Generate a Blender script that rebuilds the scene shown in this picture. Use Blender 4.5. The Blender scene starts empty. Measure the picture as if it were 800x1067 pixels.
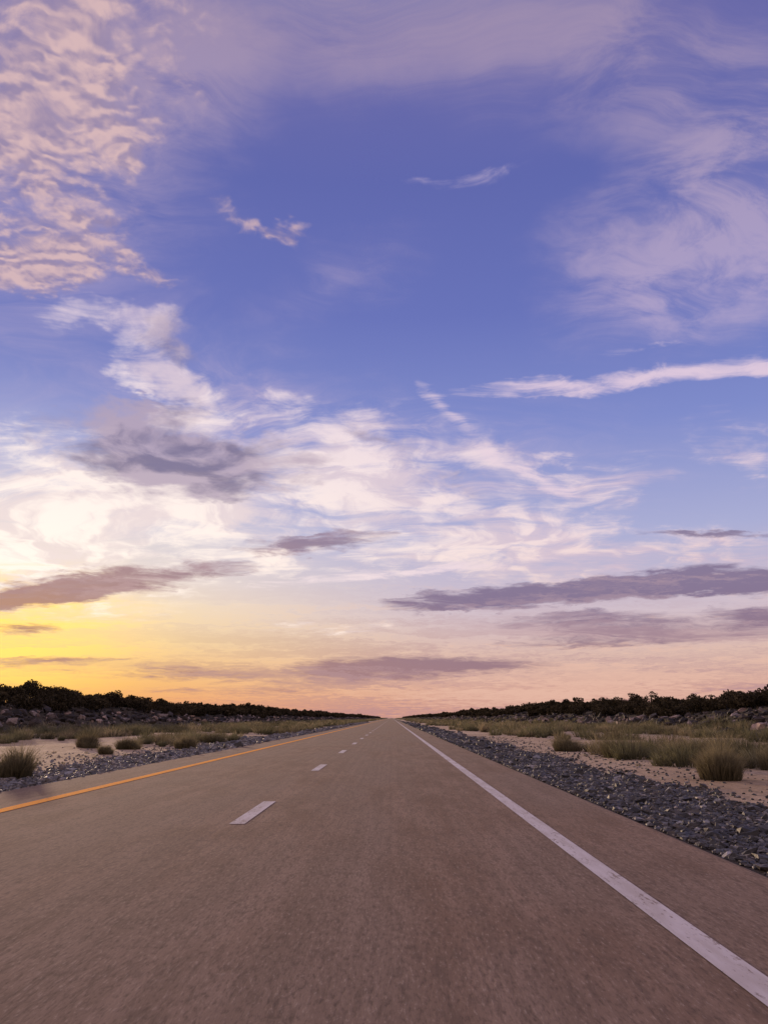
import bpy, math, numpy as np
from mathutils import Vector
rng = np.random.default_rng(7)
scene = bpy.context.scene
scene.view_settings.view_transform = 'Standard'
scene.view_settings.look = 'None'
scene.view_settings.exposure = 0

def lin(r, g, b):
    f = lambda c: (c/255/12.92) if c/255 <= 0.04045 else ((c/255+0.055)/1.055)**2.4
    return (f(r), f(g), f(b), 1.0)

# ---------------------------------------------------------------- node helper
class NT:
    def __init__(s, tree, dim='3D'):
        s.t = tree; s.dim = dim
    def node(s, typ, **kw):
        n = s.t.nodes.new(typ)
        for k, v in kw.items():
            setattr(n, k, v)
        return n
    def put(s, sock, v):
        if isinstance(v, bpy.types.NodeSocket):
            s.t.links.new(v, sock)
        elif v is not None:
            sock.default_value = v
    def math(s, op, a, b=None, c=None, clamp=False):
        n = s.node('ShaderNodeMath', operation=op, use_clamp=clamp)
        s.put(n.inputs[0], a)
        if b is not None: s.put(n.inputs[1], b)
        if c is not None: s.put(n.inputs[2], c)
        return n.outputs[0]
    def vmath(s, op, a, b=None, scale=None):
        n = s.node('ShaderNodeVectorMath', operation=op)
        s.put(n.inputs[0], a)
        if b is not None: s.put(n.inputs[1], b)
        if scale is not None: s.put(n.inputs['Scale'], scale)
        return n.outputs['Value'] if op in ('LENGTH', 'DOT_PRODUCT', 'DISTANCE') else n.outputs[0]
    def mapping(s, vec, loc=(0,0,0), rot=(0,0,0), scale=(1,1,1), kind='POINT'):
        n = s.node('ShaderNodeMapping', vector_type=kind)
        s.put(n.inputs['Vector'], vec)
        n.inputs['Location'].default_value = loc
        n.inputs['Rotation'].default_value = rot
        n.inputs['Scale'].default_value = scale
        return n.outputs[0]
    def noise(s, vec, scale=5, detail=4, rough=0.5, dist=0.0, lac=2.0, color=False):
        n = s.node('ShaderNodeTexNoise', noise_dimensions=s.dim)
        s.put(n.inputs['Vector'], vec)
        n.inputs['Scale'].default_value = scale
        n.inputs['Detail'].default_value = detail
        n.inputs['Roughness'].default_value = rough
        n.inputs['Distortion'].default_value = dist
        n.inputs['Lacunarity'].default_value = lac
        return n.outputs['Color' if color else 'Fac']
    def rng(s, v, a, b, c=0.0, d=1.0, smooth=True):
        n = s.node('ShaderNodeMapRange', interpolation_type='SMOOTHSTEP' if smooth else 'LINEAR')
        s.put(n.inputs[0], v)
        n.inputs[1].default_value = a; n.inputs[2].default_value = b
        n.inputs[3].default_value = c; n.inputs[4].default_value = d
        return n.outputs[0]
    def mix(s, f, a, b, mode='MIX'):
        n = s.node('ShaderNodeMix', data_type='RGBA', blend_type=mode)
        s.put(n.inputs[0], f); s.put(n.inputs[6], a); s.put(n.inputs[7], b)
        return n.outputs[2]
    def ramp(s, v, stops, interp='LINEAR'):
        n = s.node('ShaderNodeValToRGB')
        cr = n.color_ramp
        cr.interpolation = interp
        while len(cr.elements) < len(stops): cr.elements.new(0.5)
        for e, (p, c) in zip(cr.elements, stops):
            e.position = p; e.color = c
        s.put(n.inputs[0], v)
        return n.outputs[0]
    def xyz(s, v):
        n = s.node('ShaderNodeSeparateXYZ'); s.put(n.inputs[0], v)
        return n.outputs
    def comb(s, x, y, z):
        n = s.node('ShaderNodeCombineXYZ')
        s.put(n.inputs[0], x); s.put(n.inputs[1], y); s.put(n.inputs[2], z)
        return n.outputs[0]

# ---------------------------------------------------------------- sky
SUN_AZ, SUN_EL = math.radians(-26.5), math.radians(5.5)
sun_dir = (math.sin(SUN_AZ)*math.cos(SUN_EL), math.cos(SUN_AZ)*math.cos(SUN_EL), math.sin(SUN_EL))

world = bpy.data.worlds.new("World")
scene.world = world
world.use_nodes = True
wt = world.node_tree
wt.nodes.clear()
W = NT(wt, '2D')
D = W.node('ShaderNodeTexCoord').outputs['Generated']
dx, dy, dz = W.xyz(D)[:3]
dzp = W.math('MAXIMUM', dz, 0.0)
ay = W.math('MAXIMUM', W.math('ABSOLUTE', dy), 0.2)
u = W.math('DIVIDE', dx, ay)
v = W.math('DIVIDE', dz, ay)
chart = W.comb(u, v, 0.0)          # sky chart: x = tan(bearing from the road axis), y = tan(height) along it
zc = W.math('ADD', dzp, 0.10)
P = W.comb(W.math('DIVIDE', dx, zc), W.math('DIVIDE', dy, zc), 0.0)   # high cloud layer plane
zm = W.math('ADD', dzp, 0.30)
Q = W.comb(W.math('DIVIDE', dx, zm), W.math('DIVIDE', dy, zm), 0.0)   # thicker cloud bodies

n1 = W.vmath('SUBTRACT', W.noise(P, 1.6, 3, 0.5, color=True), (0.5,0.5,0.5))
n2 = W.vmath('SUBTRACT', W.noise(P, 6.0, 4, 0.6, color=True), (0.5,0.5,0.5))
wamp = W.math('MINIMUM', W.math('ADD', W.math('MULTIPLY', W.math('MAXIMUM', v, 0.0), 1.3), 0.03), 0.8)
wv = W.vmath('ADD', W.vmath('SCALE', n1, scale=0.12), W.vmath('SCALE', n2, scale=0.15))
wv = W.vmath('MULTIPLY', wv, W.comb(W.math('ADD', W.math('MULTIPLY', wamp, 0.9), 0.25), wamp, 0.0))
cw = W.vmath('ADD', chart, wv)
cwl = W.vmath('ADD', chart, W.vmath('MULTIPLY', wv, (0.6, 0.6, 0)))
cws = W.vmath('ADD', chart, W.vmath('MULTIPLY', wv, (0.35, 0.35, 0)))

def clouds(lst, src):
    """each: bearing, height, half-width, half-height (sky-chart thousandths), tilt, density"""
    acc = None
    for (cu, cv, su, sv, ang, w) in lst:
        m = W.mapping(src, (cu/1000, cv/1000, 0), (0,0,math.radians(ang)), (su/1000, sv/1000, 1), 'TEXTURE')
        g = W.node('ShaderNodeTexGradient', gradient_type='SPHERICAL')
        W.put(g.inputs[0], m)
        acc = W.math('MULTIPLY_ADD', g.outputs['Fac'], w, acc if acc is not None else 0.0)
    return acc

bright = clouds([
    (-402,531,159,44,-10,0.75), (-326,459,78,54,-25,1.3), (-261,403,85,63,-25,1.4),
    (-80,349,159,83,-12,1.05), (-148,289,238,60,-6,0.7), (28,283,250,60,-14,0.9),
    (92,355,166,81,-25,0.45), (173,313,113,34,-22,0.8), (281,292,113,52,20,0.7),
    (454,345,89,62,-15,0.6), (-438,302,289,92,-6,1.25), (-453,212,320,96,0,1.5),
    (-272,276,187,52,-14,1.05), (89,212,369,63,-3,0.85), (297,206,319,50,0,0.65),
    (-147,190,56,32,10,1.0), (-82,108,120,12,0,0.6), (-311,126,181,17,4,0.3)], cw)
streak = clouds([
    (225,436,185,20,2,1.4), (414,456,163,20,4,1.1), (318,483,118,14,8,0.6), (500,468,79,24,0,0.7), (-10,177,281,9,5,0.9),
    (61,417,78,19,-60,0.45), (86,389,103,16,-48,0.5), (191,302,113,17,-28,0.9), (129,766,92,22,24,0.45), (45,753,56,13,-5,0.35)], cws)
cell = clouds([
    (-525,990,352,232,15,1.15), (-550,835,241,150,10,1.05), (-515,651,164,86,14,1.3), (-384,794,70,66,0,0.6),
    (-370,624,81,30,-20,0.7), (-183,689,103,28,-18,0.7), (-483,736,167,96,0,0.35)], cw)
veil = clouds([
    (-277,1025,487,217,0,0.8), (341,1008,559,251,-6,0.9), (440,658,328,201,22,1.4), (-51,612,176,91,20,0.4),
    (526,818,283,166,0,0.4), (-245,451,208,169,0,0.35), (78,302,415,197,0,0.5), (-452,437,260,196,0,0.3),
    (-526,868,386,423,0,1.05), (-175,341,254,161,0,0.4)], cw)
darkup = clouds([
    (-342,358,170,60,-5,1.6), (-231,319,175,46,4,1.7), (-300,491,90,50,-35,0.7),
    (78,302,126,24,-15,0.5), (-23,362,76,30,-20,0.45)], cw)
dark = clouds([
    (-363,167,231,22,6,1.5), (-470,145,145,18,6,1.3), (-96,216,135,18,4,1.0),
    (233,154,327,18,4,1.5), (404,167,207,29,2,1.7), (398,227,161,8,-2,0.9),
    (314,108,240,29,0,1.05), (460,125,96,15,-4,1.2), (62,62,213,19,0,1.5),
    (-234,54,331,16,-2,0.9), (-465,108,72,10,0,0.9), (-413,69,131,8,0,0.7), (-186,32,153,7,0,0.7), (229,88,191,10,0,0.45)], cwl)

Pr = W.mapping(P, rot=(0,0,math.radians(35)), scale=(1.0, 3.2, 1.0))
Prw = W.vmath('ADD', Pr, W.vmath('SCALE', n1, scale=1.3))
fib = W.noise(Prw, 2.4, 8, 0.64, 0.25)
Qw = W.vmath('ADD', Q, W.vmath('SCALE', n1, scale=0.28))
toward = (-0.040, 0.060, 0.0)
puff = W.noise(Qw, 6.0, 8, 0.58, 0.2)
puff_s = W.noise(W.vmath('ADD', Qw, toward), 6.0, 5, 0.52, 0.2)
sun_side = W.rng(W.math('SUBTRACT', puff, puff_s), -0.17, 0.14)  # cloud shading painted into colour: paler on the side facing the sun
def cells(off):
    vor = W.node('ShaderNodeTexVoronoi', feature='SMOOTH_F1', voronoi_dimensions='2D')
    W.put(vor.inputs['Vector'], W.vmath('ADD', W.vmath('ADD', W.mapping(P, rot=(0,0,0.5), scale=(1,1.4,1)), W.vmath('SCALE', n2, scale=0.26)), off))
    vor.inputs['Scale'].default_value = 20
    vor.inputs['Smoothness'].default_value = 1.0
    return vor.outputs['Distance']
cA = cells((0,0,0))
cB = cells((-0.014, 0.018, 0))
lump = W.noise(P, 15.0, 6, 0.62, 0.4)
cell_sun_side = W.rng(W.math('ADD', W.math('SUBTRACT', cB, cA), W.math('MULTIPLY', W.math('SUBTRACT', lump, 0.5), 1.2)), -0.42, 0.44)  # same painted shading for the dappled cloud, lumps paler sunward
Plow = W.mapping(chart, scale=(3.0, 30.0, 1.0))
low = W.noise(W.vmath('ADD', Plow, W.vmath('SCALE', n1, scale=1.0)), 1.5, 8, 0.65, 0.2)
low2 = W.noise(W.vmath('ADD', W.mapping(chart, scale=(2.0, 42.0, 1.0)), W.vmath('SCALE', n2, scale=0.8)), 1.3, 7, 0.62, 0.3)

nz = W.math('ADD', W.math('MULTIPLY', W.math('SUBTRACT', fib, 0.5), 2.5), W.math('MULTIPLY', W.math('SUBTRACT', puff, 0.5), 2.0))
d_b = W.math('MULTIPLY', W.math('ADD', bright, nz), W.rng(bright, 0.0, 0.35))
d_b = W.rng(d_b, -0.05, 1.4, 0.0, 0.97)
d_s = W.math('MULTIPLY', W.math('ADD', streak, W.math('MULTIPLY', W.math('SUBTRACT', fib, 0.5), 3.2)), W.rng(streak, 0.0, 0.3))
d_s = W.rng(d_s, 0.05, 1.3, 0.0, 0.9)
d_c = W.math('ADD', W.math('ADD', cell, W.math('MULTIPLY', W.math('SUBTRACT', 0.45, cA), 0.6)), W.math('ADD', W.math('MULTIPLY', W.math('SUBTRACT', puff, 0.5), 2.2), W.math('MULTIPLY', W.math('SUBTRACT', lump, 0.5), 1.4)))
d_c = W.rng(W.math('MULTIPLY', d_c, W.rng(cell, 0.0, 0.4)), 0.0, 1.2, 0.0, 0.86)
d_v = W.math('MULTIPLY', veil, W.rng(fib, 0.22, 0.78, 0.2, 1.3))
d_v = W.rng(d_v, 0.0, 1.0, 0.0, 0.78)
d_d = W.math('ADD', dark, W.math('MULTIPLY', W.math('SUBTRACT', low, 0.5), 2.4))
d_d = W.rng(W.math('MULTIPLY', d_d, W.rng(dark, 0.0, 0.25)), 0.1, 0.95, 0.0, 0.88)
d_u = W.math('MULTIPLY', W.math('ADD', darkup, W.math('MULTIPLY', W.math('SUBTRACT', puff, 0.5), 2.6)), W.rng(darkup, 0.0, 0.4))
d_u = W.rng(d_u, 0.0, 1.3, 0.0, 0.88)

base = W.ramp(dzp, [
    (0.0, lin(198,146,136)), (0.03, lin(208,160,148)), (0.075, lin(216,182,172)), (0.125, lin(206,188,200)),
    (0.218, lin(168,171,210)), (0.345, lin(125,137,200)), (0.473, lin(101,112,183)), (0.60, lin(93,101,171)),
    (0.70, lin(102,102,166)), (0.80, lin(160,150,182)), (1.0, lin(200,184,194))])  # last two stops: unseen overhead sky, made bright to light the ground
sky = W.node('ShaderNodeTexSky', sky_type='NISHITA', sun_disc=False)
sky.sun_elevation = SUN_EL
sky.sun_rotation = SUN_AZ
nish = W.vmath('SCALE', sky.outputs[0], scale=0.006)
base = W.mix(1.0, base, nish, 'ADD')
base = W.mix(W.math('MULTIPLY', W.rng(low2, 0.42, 0.68), W.rng(v, 0.02, 0.19, 0.75, 0.0)), base, lin(176,138,148))
base = W.mix(W.math('MULTIPLY', W.rng(low2, 0.50, 0.30), W.rng(v, 0.02, 0.22, 0.7, 0.0)), base, lin(234,190,170))

sd = W.vmath('MULTIPLY', W.vmath('SUBTRACT', D, sun_dir), (1.0, 1.0, 1.9))
ds = W.vmath('LENGTH', sd)
near = W.rng(ds, 0.0, 0.60, 1.0, 0.0)
tight = W.rng(ds, 0.0, 0.23, 1.0, 0.0)
mid = W.rng(ds, 0.0, 0.95, 1.0, 0.0)
glow = W.ramp(dzp, [(0.0, lin(238,142,62)), (0.04, lin(252,190,94)), (0.09, lin(254,220,150)), (0.16, lin(253,236,210)), (0.3, lin(230,226,236))])
base = W.mix(W.math('MULTIPLY', near, W.rng(low2, 0.3, 0.65, 1.0, 0.8)), base, glow)
base = W.mix(W.math('MULTIPLY', tight, W.rng(low2, 0.35, 0.62, 1.0, 0.5)), base, (1.4, 0.88, 0.18, 1))

hi = W.ramp(dzp, [(0.0, lin(232,180,150)), (0.12, lin(236,198,190)), (0.22, lin(236,212,218)), (0.4, lin(224,204,222)), (0.7, lin(205,178,190))])
brc = W.mix(mid, hi, (1.15, 1.02, 0.90, 1))
shc = W.mix(mid, lin(176,162,200), lin(228,206,206))
brc = W.mix(W.rng(sun_side, 0.0, 1.0, 0.55, 0.0), brc, shc)
celc = W.mix(cell_sun_side, lin(156,138,168), lin(222,188,186))
veilc = W.ramp(dzp, [(0.15, lin(212,193,213)), (0.45, lin(186,170,204)), (0.75, lin(166,146,172))])
drk = W.ramp(dzp, [(0.0, lin(184,130,124)), (0.05, lin(148,115,128)), (0.14, lin(122,105,138)), (0.35, lin(150,138,165))])
drk = W.mix(W.math('MULTIPLY', near, 0.5), drk, lin(202,142,108))
drk = W.mix(W.rng(low2, 0.45, 0.62, 0.0, 0.3), drk, lin(205,170,172))
upc = W.mix(sun_side, lin(126,115,144), lin(182,164,184))

c = W.mix(d_v, base, veilc)
c = W.mix(d_b, c, brc)
c = W.mix(d_s, c, W.mix(mid, lin(228,205,222), (1.0,0.85,0.8,1)))
c = W.mix(d_u, c, upc)
c = W.mix(d_c, c, celc)
c = W.mix(d_d, c, drk)
back_fill = W.math('MULTIPLY', W.rng(dy, -0.5, 0.1, 1.0, 0.0), 0.8)  # unseen sky behind the camera, brightened as added fill for the ground
c = W.mix(back_fill, c, W.mix(W.rng(fib, 0.3, 0.7), lin(172,162,182), lin(246,210,188)))
c = W.mix(W.rng(dz, -0.08, -0.01, 1.0, 0.0), c, (0.12,0.09,0.07,1))
c10 = W.vmath('SCALE', c, scale=10.0)
bg = W.node('ShaderNodeBackground')
W.put(bg.inputs[0], c10)
bg.inputs[1].default_value = 0.1
out = W.node('ShaderNodeOutputWorld')
wt.links.new(bg.outputs[0], out.inputs[0])
world.cycles.sampling_method = 'MANUAL'
world.cycles.sample_map_resolution = 512

sl = bpy.data.lights.new("sun", 'SUN')
sl.energy = 3.2
sl.angle = math.radians(1.5)
sl.color = (1.0, 0.70, 0.44)
so = bpy.data.objects.new("sun", sl)
scene.collection.objects.link(so)
so.rotation_euler = Vector(sun_dir).to_track_quat('Z', 'Y').to_euler()
so.location = (-40, 80, 20)

# ---------------------------------------------------------------- mesh helpers
def make_obj(name, verts, faces, mat, cols=None, smooth=False):
    verts = np.asarray(verts, dtype=np.float32); faces = np.asarray(faces, dtype=np.int32)
    k = faces.shape[1]
    me = bpy.data.meshes.new(name)
    me.vertices.add(len(verts)); me.vertices.foreach_set('co', verts.ravel())
    me.loops.add(faces.size); me.loops.foreach_set('vertex_index', faces.ravel())
    me.polygons.add(len(faces))
    me.polygons.foreach_set('loop_start', np.arange(0, faces.size, k, dtype=np.int32))
    me.polygons.foreach_set('loop_total', np.full(len(faces), k, dtype=np.int32))
    me.polygons.foreach_set('use_smooth', np.full(len(faces), smooth, dtype=bool))
    me.update(calc_edges=True)
    if cols is not None:
        a = me.color_attributes.new('tint', 'FLOAT_COLOR', 'POINT')
        cc = np.ones((len(verts), 4), dtype=np.float32); cc[:, :3] = cols
        a.data.foreach_set('color', cc.ravel())
    me.materials.append(mat)
    o = bpy.data.objects.new(name, me)
    scene.collection.objects.link(o)
    return o

def new_mat(name):
    m = bpy.data.materials.new(name); m.use_nodes = True
    m.node_tree.nodes.clear()
    n = NT(m.node_tree)
    b = n.node('ShaderNodeBsdfPrincipled'); o = n.node('ShaderNodeOutputMaterial')
    m.node_tree.links.new(b.outputs[0], o.inputs[0])
    return m, n, b, o
def bump(n, b, h, strength, dist):
    k = n.node('ShaderNodeBump'); k.inputs['Strength'].default_value = strength
    k.inputs['Distance'].default_value = dist
    n.put(k.inputs['Height'], h); n.put(b.inputs['Normal'], k.outputs[0])

# ---------------------------------------------------------------- materials
def road_colour(n, pos):
    n.dim = '2D'
    fine = n.noise(n.mapping(pos, scale=(45, 10, 45)), 1.0, 6, 0.7)
    med = n.noise(n.mapping(pos, scale=(2.6, 0.5, 1)), 1.0, 7, 0.65)
    big = n.noise(n.mapping(pos, scale=(0.5, 0.12, 1)), 1.0, 4, 0.55)
    streak = n.noise(n.mapping(pos, scale=(9.0, 0.10, 1)), 1.0, 4, 0.6)
    grit = n.noise(n.mapping(pos, scale=(14, 3.0, 1)), 1.0, 5, 0.7)
    c = n.mix(n.rng(med, 0.3, 0.7), (0.200,0.126,0.090,1), (0.292,0.195,0.146,1))
    c = n.mix(n.rng(big, 0.35, 0.65, 0, 0.6), c, (0.250,0.180,0.143,1))
    c = n.mix(n.rng(streak, 0.35, 0.7, 0, 0.4), c, (0.175,0.119,0.090,1))
    c = n.mix(n.rng(grit, 0.36, 0.5, 0.5, 0.0), c, (0.135,0.094,0.074,1))
    c = n.mix(n.rng(fine, 0.30, 0.5, 0.6, 0.0), c, (0.09,0.064,0.053,1))
    c = n.mix(n.rng(fine, 0.56, 0.72, 0.0, 0.6), c, (0.40,0.31,0.25,1))
    return c, fine, med

m_road, n, b, o = new_mat("weathered_asphalt")
pos = n.node('ShaderNodeNewGeometry').outputs['Position']
c, fine, med = road_colour(n, pos)
vr = n.node('ShaderNodeTexVoronoi', feature='DISTANCE_TO_EDGE', voronoi_dimensions='2D')
n.put(vr.inputs['Vector'], n.vmath('ADD', n.mapping(pos, scale=(0.35,0.12,1)), n.vmath('SCALE', n.noise(pos, 1.5, 4, 0.6, color=True), scale=0.25)))
vr.inputs['Scale'].default_value = 1.0
crack = n.math('MULTIPLY', n.rng(vr.outputs['Distance'], 0.0, 0.006, 0.35, 0.0), n.rng(n.noise(pos, 0.3, 2), 0.5, 0.6))
c = n.mix(crack, c, (0.06,0.045,0.04,1))
n.put(b.inputs['Base Color'], c)
b.inputs['Roughness'].default_value = 1.0
b.inputs['Specular IOR Level'].default_value = 0.08
bump(n, b, fine, 0.6, 0.006)

def paint_mat(name, col, dirtcol):
    m, n, b, o = new_mat(name)
    pos = n.node('ShaderNodeNewGeometry').outputs['Position']
    rc, fine, med = road_colour(n, pos)
    wear = n.math('ADD', n.math('MULTIPLY', fine, 0.6), n.math('MULTIPLY', n.noise(n.mapping(pos, scale=(9,2.5,1)), 1.0, 6, 0.7), 0.5))
    dirt = n.noise(n.mapping(pos, scale=(6,1,1)), 1.0, 4, 0.6)
    c = n.mix(n.rng(dirt, 0.35, 0.7, 0, 0.4), col, dirtcol)
    c = n.mix(n.rng(wear, 0.42, 0.50, 0.7, 0.0), c, rc)
    n.put(b.inputs['Base Color'], c)
    b.inputs['Roughness'].default_value = 1.0
    b.inputs['Specular IOR Level'].default_value = 0.08
    bump(n, b, fine, 0.4, 0.004)
    return m
m_white = paint_mat("white_road_paint", (0.62,0.56,0.57,1), (0.36,0.29,0.25,1))
m_yellow = paint_mat("yellow_road_paint", (0.92,0.33,0.02,1), (0.66,0.25,0.04,1))

m_ground, n, b, o = new_mat("desert_sand")
pos = n.node('ShaderNodeNewGeometry').outputs['Position']
x, y, z = n.xyz(pos)[:3]
s1 = n.noise(n.mapping(pos, scale=(0.35,0.2,1)), 1.0, 6, 0.6)
s2 = n.noise(n.mapping(pos, scale=(5,2.5,5)), 1.0, 6, 0.65)
s3 = n.noise(pos, 30.0, 5, 0.7)
c = n.mix(n.rng(s1, 0.3, 0.7), (0.44,0.31,0.21,1), (0.60,0.45,0.33,1))
c = n.mix(n.rng(s2, 0.3, 0.55, 0.75, 0), c, (0.23,0.16,0.11,1))
c = n.mix(n.rng(s3, 0.58, 0.7, 0, 0.5), c, (0.14,0.11,0.09,1))
ax = n.math('ABSOLUTE', n.math('ADD', x, 1.85))
gr = n.math('ADD', n.math('MULTIPLY', n.math('SUBTRACT', ax, 17.0), 0.05), n.math('SUBTRACT', s1, 0.5))
c = n.mix(n.rng(gr, 0.0, 0.5, 0, 0.75), c, (0.17,0.145,0.085,1))
axw = n.math('ADD', ax, n.math('MULTIPLY', n.math('SUBTRACT', s1, 0.5), 8.0))
c = n.mix(n.rng(axw, 25.0, 29.0, 0, 0.92), c, (0.050,0.040,0.029,1))
edge = n.math('ADD', ax, n.math('MULTIPLY', n.math('SUBTRACT', n.noise(pos, 0.8, 5, 0.6), 0.5), 1.2))
gc = n.mix(n.rng(s3, 0.3, 0.7), (0.02,0.019,0.02,1), (0.10,0.085,0.08,1))
gc = n.mix(n.rng(x, -3.0, -1.0, 0.7, 0.0), gc, c)
c = n.mix(n.rng(edge, 6.5, 7.0, 0.92, 0.0), c, gc)
n.put(b.inputs['Base Color'], c)
b.inputs['Roughness'].default_value = 0.95
b.inputs['Specular IOR Level'].default_value = 0.1
bump(n, b, n.math('ADD', s2, n.math('MULTIPLY', s3, 0.3)), 1.0, 0.12)

def tint_mat(name, rough, spec, transl=0.0, var=0.0):
    m, n, b, o = new_mat(name)
    a = n.node('ShaderNodeAttribute', attribute_name='tint').outputs['Color']
    if var:
        pos = n.node('ShaderNodeNewGeometry').outputs['Position']
        k = n.noise(pos, var, 5, 0.7)
        a = n.mix(n.rng(k, 0.35, 0.65, 0.6, 0.0), a, (0.025,0.022,0.022,1))
        bump(n, b, k, 0.6, 0.02 if var > 10 else 0.1)
    n.put(b.inputs['Base Color'], a)
    b.inputs['Roughness'].default_value = rough
    b.inputs['Specular IOR Level'].default_value = spec
    if transl:
        t = n.node('ShaderNodeBsdfTranslucent'); n.put(t.inputs[0], a)
        mx = n.node('ShaderNodeMixShader'); mx.inputs[0].default_value = transl
        n.t.links.new(b.outputs[0], mx.inputs[1]); n.t.links.new(t.outputs[0], mx.inputs[2])
        n.t.links.new(mx.outputs[0], o.inputs[0])
    return m
m_gravel = tint_mat("gravel_stone", 0.58, 0.35, 0, 25)
m_rock = tint_mat("boulder_stone", 0.75, 0.25, 0, 3)
m_grass = tint_mat("dry_grass", 0.8, 0.1, 0.4)
m_leaf = tint_mat("tree_foliage", 0.9, 0.08, 0.12)

# ---------------------------------------------------------------- terrain
def hump(x, y):
    ax = np.abs(x + 1.8)
    t = np.clip((ax - 25)/17, 0, 1); t = t*t*(3-2*t)
    h = (2.7 + 0.45*np.sin(y*0.031 + np.sign(x)) + 0.3*np.sin(y*0.083 + 2*np.sign(x)))*t
    f = np.clip((ax - 8)/6, 0, 1)
    h = h + f*0.10*(np.sin(x*0.7+y*0.13)+np.sin(y*0.41-x*0.3))*0.6
    h = h - np.where((ax > 4.93) & (ax < 8), 0.03*np.sin((ax-4.93)/3.07*np.pi), 0)
    return h
xs = np.unique(np.concatenate([np.linspace(-60, -7, 80), np.array([-6.7, 3.05]), np.linspace(3.4, 60, 86),
        np.array([-6000,-2500,-1000,-400,-200,-120,-80,80,120,200,400,1000,2500,6000])]))
ys = np.unique(np.concatenate([np.linspace(-20, 120, 120), np.linspace(120, 500, 80), np.linspace(510, 1500, 100), np.array([-6000,-1500,-300,-80,2000,2500,4000,7000])]))
X, Y = np.meshgrid(xs, ys)
Z = hump(X, Y)
V = np.stack([X, Y, Z], -1).reshape(-1, 3)
nx, ny = len(xs), len(ys)
I = np.arange(nx*ny).reshape(ny, nx)
F = np.stack([I[:-1,:-1], I[:-1,1:], I[1:,1:], I[1:,:-1]], -1).reshape(-1, 4)
make_obj("desert_ground", V, F, m_ground, smooth=True)

yy = np.concatenate([np.arange(-20, 80, 0.25), np.arange(80, 400, 4.0), np.array([400,700,1200,2500,5000.])])
e1 = np.cumsum(rng.normal(0, 0.012, len(yy))); e1 -= np.linspace(0, e1[-1], len(yy)); e1 = np.clip(e1, -0.08, 0.08)
e2 = np.cumsum(rng.normal(0, 0.012, len(yy))); e2 -= np.linspace(0, e2[-1], len(yy)); e2 = np.clip(e2, -0.08, 0.08)
L, R = -6.75, 3.12
prof = [(L-0.06, -0.03, 1), (L-0.01, 0.022, 1), (L+0.04, 0.03, 1), (R-0.04, 0.03, 2), (R+0.01, 0.022, 2), (R+0.06, -0.03, 2)]
V = np.zeros((len(yy), 6, 3))
for k, (px, pz, s) in enumerate(prof):
    V[:, k, 0] = px + (e1 if s == 1 else e2); V[:, k, 1] = yy; V[:, k, 2] = pz
I = np.arange(len(yy)*6).reshape(-1, 6)
F = np.stack([I[:-1,:-1], I[:-1,1:], I[1:,1:], I[1:,:-1]], -1).reshape(-1, 4)
make_obj("asphalt_road", V.reshape(-1,3), F, m_road)

def strip(name, x0, x1, segs, z, mat):
    V = []; F = []
    for (a, bb) in segs:
        i = len(V)
        V += [(x0,a,z),(x1,a,z),(x1,bb,z),(x0,bb,z)]; F.append((i,i+1,i+2,i+3))
    return make_obj(name, V, F, mat)
ed = [-20] + list(range(0, 200, 5)) + [300, 600, 1200, 3000]
strip("white_edge_line", 1.67, 1.86, list(zip(ed[:-1], ed[1:])), 0.035, m_white)
strip("yellow_edge_line", -5.54, -5.32, list(zip(ed[:-1], ed[1:])), 0.035, m_yellow)
strip("white_lane_dashes", -1.98, -1.79, [(10.3+10.1*k, 13.0+10.1*k) for k in range(-2, 120)], 0.035, m_white)

# ---------------------------------------------------------------- stones
t = (1+5**0.5)/2
IV = np.array([(-1,t,0),(1,t,0),(-1,-t,0),(1,-t,0),(0,-1,t),(0,1,t),(0,-1,-t),(0,1,-t),(t,0,-1),(t,0,1),(-t,0,-1),(-t,0,1)])/np.sqrt(1+t*t)
IF = np.array([(0,11,5),(0,5,1),(0,1,7),(0,7,10),(0,10,11),(1,5,9),(5,11,4),(11,10,2),(10,7,6),(7,1,8),(3,9,4),(3,4,2),(3,2,6),(3,6,8),(3,8,9),(4,9,5),(2,4,11),(6,2,10),(8,6,7),(9,8,1)])
def stones(px, py, pz, size, cols, flat=0.6, jit=0.28):
    N = len(px)
    v = IV[None]*(1+rng.normal(0, jit, (N,12,1)))
    v = v*rng.uniform(0.6, 1.35, (N,1,3)); v[:,:,2] *= flat
    a = rng.uniform(0, 2*np.pi, N); ca, sa = np.cos(a)[:,None], np.sin(a)[:,None]
    tl = rng.normal(0, 0.35, N); ct, st = np.cos(tl)[:,None], np.sin(tl)[:,None]
    y1 = v[:,:,1]*ct - v[:,:,2]*st; z1 = v[:,:,1]*st + v[:,:,2]*ct
    x2 = v[:,:,0]*ca - y1*sa; y2 = v[:,:,0]*sa + y1*ca
    s = size[:,None]
    V = np.stack([x2*s+px[:,None], y2*s+py[:,None], z1*s+pz[:,None]], -1).reshape(-1,3)
    F = (IF[None] + (np.arange(N)*12)[:,None,None]).reshape(-1,3)
    C = np.repeat(cols, 12, axis=0)
    return V, F, C
def stone_cols(N, light=0.08, lo=0.025, hi=0.12):
    g = rng.uniform(lo, hi, N)
    l = rng.random(N) < light
    g[l] = rng.uniform(0.2, 0.42, l.sum())
    warm = rng.uniform(0, 1, N)[:,None]
    return g[:,None]*(np.array([[1.0,0.96,1.02]])*(1-warm) + np.array([[1.18,0.95,0.80]])*warm)
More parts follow.
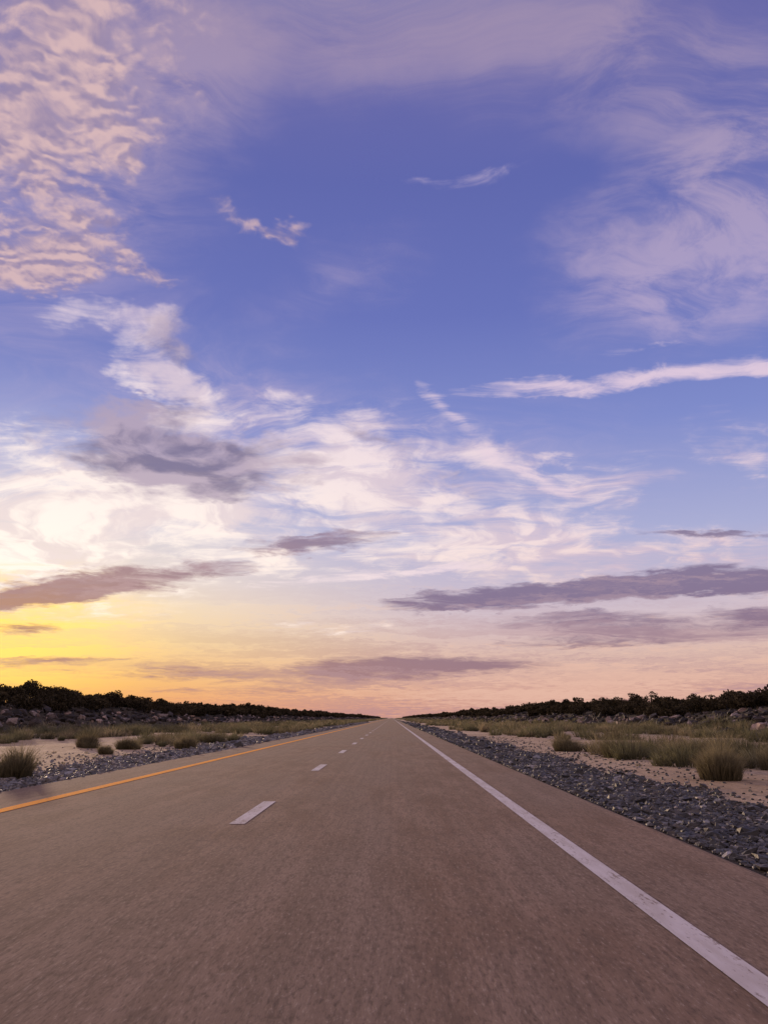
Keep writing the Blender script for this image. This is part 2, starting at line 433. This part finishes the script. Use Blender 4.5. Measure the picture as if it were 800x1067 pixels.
def bed(side, y0, y1, dens, smin, smax, width):
    N = int((y1-y0)*width*dens)
    py = rng.uniform(y0, y1, N)
    d = np.abs(rng.beta(1.1, 1.5, N))*width*1.25
    d += 0.25*np.sin(py*0.5)*(d/width) + 0.15*np.sin(py*1.7)*(d/width)
    px = (3.14 + d) if side > 0 else (-6.78 - d)
    s = rng.uniform(smin, smax, N)*rng.uniform(0.6,1.3,N)
    big = rng.random(N) < 0.03; s[big] *= 1.9
    return px, py, hump(px, py)+s*0.25, s
for side, w, dm in ((1, 1.9, 1.0), (-1, 2.0, 0.6)):
    parts = [bed(side, 4, 16, 420*dm, 0.018, 0.05, w), bed(side, 16, 35, 260*dm, 0.022, 0.06, w),
             bed(side, 35, 80, 80*dm, 0.05, 0.10, w), bed(side, 80, 250, 14*dm, 0.09, 0.16, w)]
    q = [np.concatenate(z) for z in zip(*parts)]
    M = 2200; py = rng.uniform(6, 60, M); d = 1.8+rng.exponential(1.2, M)
    px = 3.14+d if side > 0 else -6.78-d; s = rng.uniform(0.015, 0.05, M)
    q = [np.concatenate([a_, b_]) for a_, b_ in zip(q, (px, py, hump(px,py)+s*0.2, s))]
    N = len(q[0])
    V, F, C = stones(*q, stone_cols(N) if side > 0 else stone_cols(N, 0.28, 0.05, 0.2))
    make_obj("gravel_bed", V, F, m_gravel, C)

def rubble(side):
    N = 3600
    py = 25 + 900*rng.random(N)**1.8
    off = rng.normal(32.5, 2.2, N)
    px = side*off - 1.8
    s = rng.uniform(0.12, 0.40, N)*rng.uniform(0.5, 1.6, N)
    cols = stone_cols(N, 0.22, 0.015, 0.06)*np.array([[1.1,0.92,0.85]])
    return stones(px, py, hump(px,py)+s*0.3, s, cols, flat=0.75)
for side in (-1, 1):
    V, F, C = rubble(side)
    make_obj("boulder_rubble", V, F, m_rock, C)

# ---------------------------------------------------------------- grass / shrubs
def tufts(px, py, rad, hgt, K, width, tint, lean=0.75):
    N = len(px); M = N*K
    cx = np.repeat(px, K); cy = np.repeat(py, K); r = np.repeat(rad, K); h = np.repeat(hgt, K)
    a = rng.uniform(0, 2*np.pi, M); rr = np.sqrt(rng.random(M))
    bx = cx + np.cos(a)*rr*r*0.45; by = cy + np.sin(a)*rr*r*0.45
    bz = hump(bx, by) - 0.02
    a2 = a + rng.normal(0, 0.5, M)
    ln = rng.uniform(0.15, 1.0, M)*lean
    hh = h*(1-0.35*rr)*rng.uniform(0.5, 1.15, M)
    ox = np.cos(a2)*ln*r; oy = np.sin(a2)*ln*r
    w = width*rng.uniform(0.6, 1.3, M)
    wa = rng.uniform(0, np.pi, M); wx = np.cos(wa)*w/2; wy = np.sin(wa)*w/2
    V = np.zeros((M, 5, 3))
    V[:,0] = np.stack([bx-wx, by-wy, bz], -1); V[:,1] = np.stack([bx+wx, by+wy, bz], -1)
    mx, my, mz = bx+ox*0.35, by+oy*0.35, bz+hh*0.6
    V[:,2] = np.stack([mx+wx*0.8, my+wy*0.8, mz], -1); V[:,3] = np.stack([mx-wx*0.8, my-wy*0.8, mz], -1)
    V[:,4] = np.stack([bx+ox, by+oy, bz+hh*(1-0.25*ln)], -1)
    base = (np.arange(M)*5)[:,None,None]
    F = (np.array([[0,1,2],[0,2,3],[3,2,4]])[None]+base).reshape(-1,3)
    tc = np.repeat(tint, K, axis=0)*rng.uniform(0.65, 1.35, (M,1))
    C = np.repeat(tc, 5, axis=0).reshape(M,5,3)
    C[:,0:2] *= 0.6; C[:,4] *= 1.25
    return V.reshape(-1,3), F, C.reshape(-1,3)
def gt(N, dry=0.4):
    k = (rng.random(N) < dry)[:,None]*rng.uniform(0.2,1,(N,1))
    b_ = rng.uniform(0.55, 1.2, (N,1))
    return (np.array([[0.170,0.158,0.088]])*(1-k) + np.array([[0.34,0.275,0.17]])*k)*b_
A = lambda *v: np.array(v, dtype=float)

for (sx, sy, sr, sh) in [(-8.4,18.8,0.74,1.05), (-13.2,36,0.9,0.95), (-8.9,36,0.6,0.85), (-11.3,35,0.7,0.7), (-10.4,30,0.45,0.5),
                         (7.05,17.9,0.72,1.08), (8.1,16.0,0.8,1.0), (9.1,25.0,1.1,1.1), (7.5,28,1.0,0.95), (6.9,33.5,0.9,0.9), (8.3,21.5,0.7,0.75), (10.2,21.5,0.9,1.0)]:
    k = 5
    ox_, oy_ = rng.normal(0, sr*0.28, k), rng.normal(0, sr*0.28, k)
    ox_[0] = oy_[0] = 0
    hs = sh*np.concatenate([[1.0], rng.uniform(0.55, 0.95, k-1)])
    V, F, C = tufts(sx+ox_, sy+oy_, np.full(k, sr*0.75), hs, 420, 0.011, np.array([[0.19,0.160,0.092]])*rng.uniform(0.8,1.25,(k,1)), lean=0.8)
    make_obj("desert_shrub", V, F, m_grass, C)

VV, FF, CC = [], [], []; off = 0
def add(p):
    global off
    V, F, C = p
    VV.append(V); FF.append(F+off); CC.append(C); off += len(V)
def field(side, x0, x1, y0, y1, N, K, w, hmin, hmax, dry=0.4, pw=1.0):
    ax = x0 + (x1-x0)*rng.random(N)
    px = ax if side > 0 else -ax
    py = y0 + (y1-y0)*rng.random(N)**pw
    keep = (np.sin(px*0.55+1.3)+np.sin(py*0.21+px*0.2)+np.sin(py*0.093)) > -0.3 - (np.abs(px)>18)*0.8
    px, py = px[keep], py[keep]; N = len(px)
    h = rng.uniform(hmin, hmax, N)*rng.uniform(0.6,1.2,N)
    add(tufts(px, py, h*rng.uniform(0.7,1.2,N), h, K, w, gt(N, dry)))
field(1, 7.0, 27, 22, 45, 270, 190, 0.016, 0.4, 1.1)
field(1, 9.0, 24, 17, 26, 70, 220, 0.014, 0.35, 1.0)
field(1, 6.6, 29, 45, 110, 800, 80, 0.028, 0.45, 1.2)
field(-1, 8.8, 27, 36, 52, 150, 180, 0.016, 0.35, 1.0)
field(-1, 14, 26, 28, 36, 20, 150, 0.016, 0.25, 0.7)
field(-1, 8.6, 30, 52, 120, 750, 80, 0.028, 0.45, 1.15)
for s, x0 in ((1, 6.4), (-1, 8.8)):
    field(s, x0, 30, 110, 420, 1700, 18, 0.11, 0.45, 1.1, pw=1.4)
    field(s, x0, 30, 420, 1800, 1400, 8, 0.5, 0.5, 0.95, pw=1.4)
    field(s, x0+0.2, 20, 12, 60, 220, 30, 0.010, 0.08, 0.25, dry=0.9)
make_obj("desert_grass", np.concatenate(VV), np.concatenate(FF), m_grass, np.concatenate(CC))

# ---------------------------------------------------------------- tree belts on the low ridges
def tree_belt(side):
    Vs, Fs, Cs = [], [], []; off = 0
    y = 45.0; trees = []
    while y < 2600:
        for row in range(4 if y < 500 else 3):
            h = rng.uniform(1.3, 2.5) + (rng.random() < 0.12)*rng.uniform(0.3, 1.1)
            trees.append((side*(36.5+row*3.4+rng.normal(0,1.1))-1.8, y+rng.normal(0,1.3), h*(0.85 + 0.08*row)))
        y += 2.5 if y < 300 else (5 if y < 800 else 14)
    T = np.array(trees)
    for (y0, y1, K, ls) in ((0,160,620,0.14), (160,330,300,0.25), (330,900,110,0.65), (900,3000,50,1.6)):
        S = T[(T[:,1] >= y0) & (T[:,1] < y1)]
        N = len(S)
        if not N: continue
        nc = 8
        cd = rng.normal(0,1,(N,nc,3)); cd /= np.linalg.norm(cd,axis=2,keepdims=True)
        cr = rng.uniform(0.3,0.95,(N,nc,1))
        wd = rng.uniform(0.9,1.8,N)
        cc = cd*cr*np.stack([wd,wd*1.15,S[:,2]*0.36],-1)[:,None,:]
        cb = rng.uniform(0.6,1.6,(N,nc))
        pick = rng.integers(0,nc,(N,K))
        ii = np.arange(N)[:,None]
        ctr = cc[ii,pick]
        d = rng.normal(0,1,(N,K,3)); d /= np.linalg.norm(d,axis=2,keepdims=True)
        p = ctr + d*(rng.uniform(0.3,1.0,(N,K,1))**0.5)*np.array([0.75,0.75,0.5])
        bx, by = S[:,0], S[:,1]; bz = hump(bx,by)
        p[:,:,0] += bx[:,None]; p[:,:,1] += by[:,None]; p[:,:,2] += (bz+S[:,2]*0.5)[:,None]
        M = N*K; p = p.reshape(M,3)
        e1 = rng.normal(0,1,(M,3)); e1 /= np.linalg.norm(e1,axis=1,keepdims=True)
        e2 = np.cross(e1, rng.normal(0,1,(M,3))); e2 /= np.linalg.norm(e2,axis=1,keepdims=True)
        s = (ls*rng.uniform(0.6,1.4,M))[:,None]
        V = np.stack([p-e1*s, p-e2*s*0.6, p+e1*s, p+e2*s*0.6], 1).reshape(-1,3)
        F = (np.arange(M)*4)[:,None]+np.arange(4)[None]
        bri = cb[ii,pick].reshape(M)*rng.uniform(0.7,1.3,M)
        C = np.repeat(np.array([[0.044,0.034,0.020]])*bri[:,None], 4, axis=0)
        Vs.append(V); Fs.append(F+off); Cs.append(C); off += len(V)
        if y1 <= 330:
            for (tx,ty,thh), tb in zip(S, bz):
                for k in range(4):
                    a = rng.uniform(0,2*np.pi); lx, ly = math.cos(a), math.sin(a)
                    r0 = 0.10 if k == 0 else 0.05
                    top = (tx+lx*(0.15 if k==0 else 0.8), ty+ly*(0.15 if k==0 else 0.8), tb+thh*(0.8 if k==0 else 0.6))
                    bot = (tx,ty,tb-0.05) if k==0 else (tx,ty,tb+thh*0.15)
                    for q in range(4):
                        a0, a1 = q*math.pi/2, (q+1)*math.pi/2
                        V = np.array([(bot[0]+r0*math.cos(a0),bot[1]+r0*math.sin(a0),bot[2]),(bot[0]+r0*math.cos(a1),bot[1]+r0*math.sin(a1),bot[2]),
                                      (top[0]+r0*.3*math.cos(a1),top[1]+r0*.3*math.sin(a1),top[2]),(top[0]+r0*.3*math.cos(a0),top[1]+r0*.3*math.sin(a0),top[2])])
                        Vs.append(V); Fs.append(np.array([[0,1,2,3]])+off); Cs.append(np.full((4,3),0.04)); off += 4
    return np.concatenate(Vs), np.concatenate(Fs), np.concatenate(Cs)
for side in (-1, 1):
    V, F, C = tree_belt(side)
    make_obj("distant_tree_line", V, F, m_leaf, C)

# ---------------------------------------------------------------- camera
cam = bpy.data.cameras.new("camera")
cam.sensor_fit = 'VERTICAL'; cam.sensor_height = 36; cam.lens = 28.0
cam.clip_start = 0.05; cam.clip_end = 20000
co = bpy.data.objects.new("camera", cam)
co.location = (0, 0, 1.28)
co.rotation_euler = (math.radians(90+14.5), 0, math.radians(0.55))
scene.collection.objects.link(co)
scene.camera = co
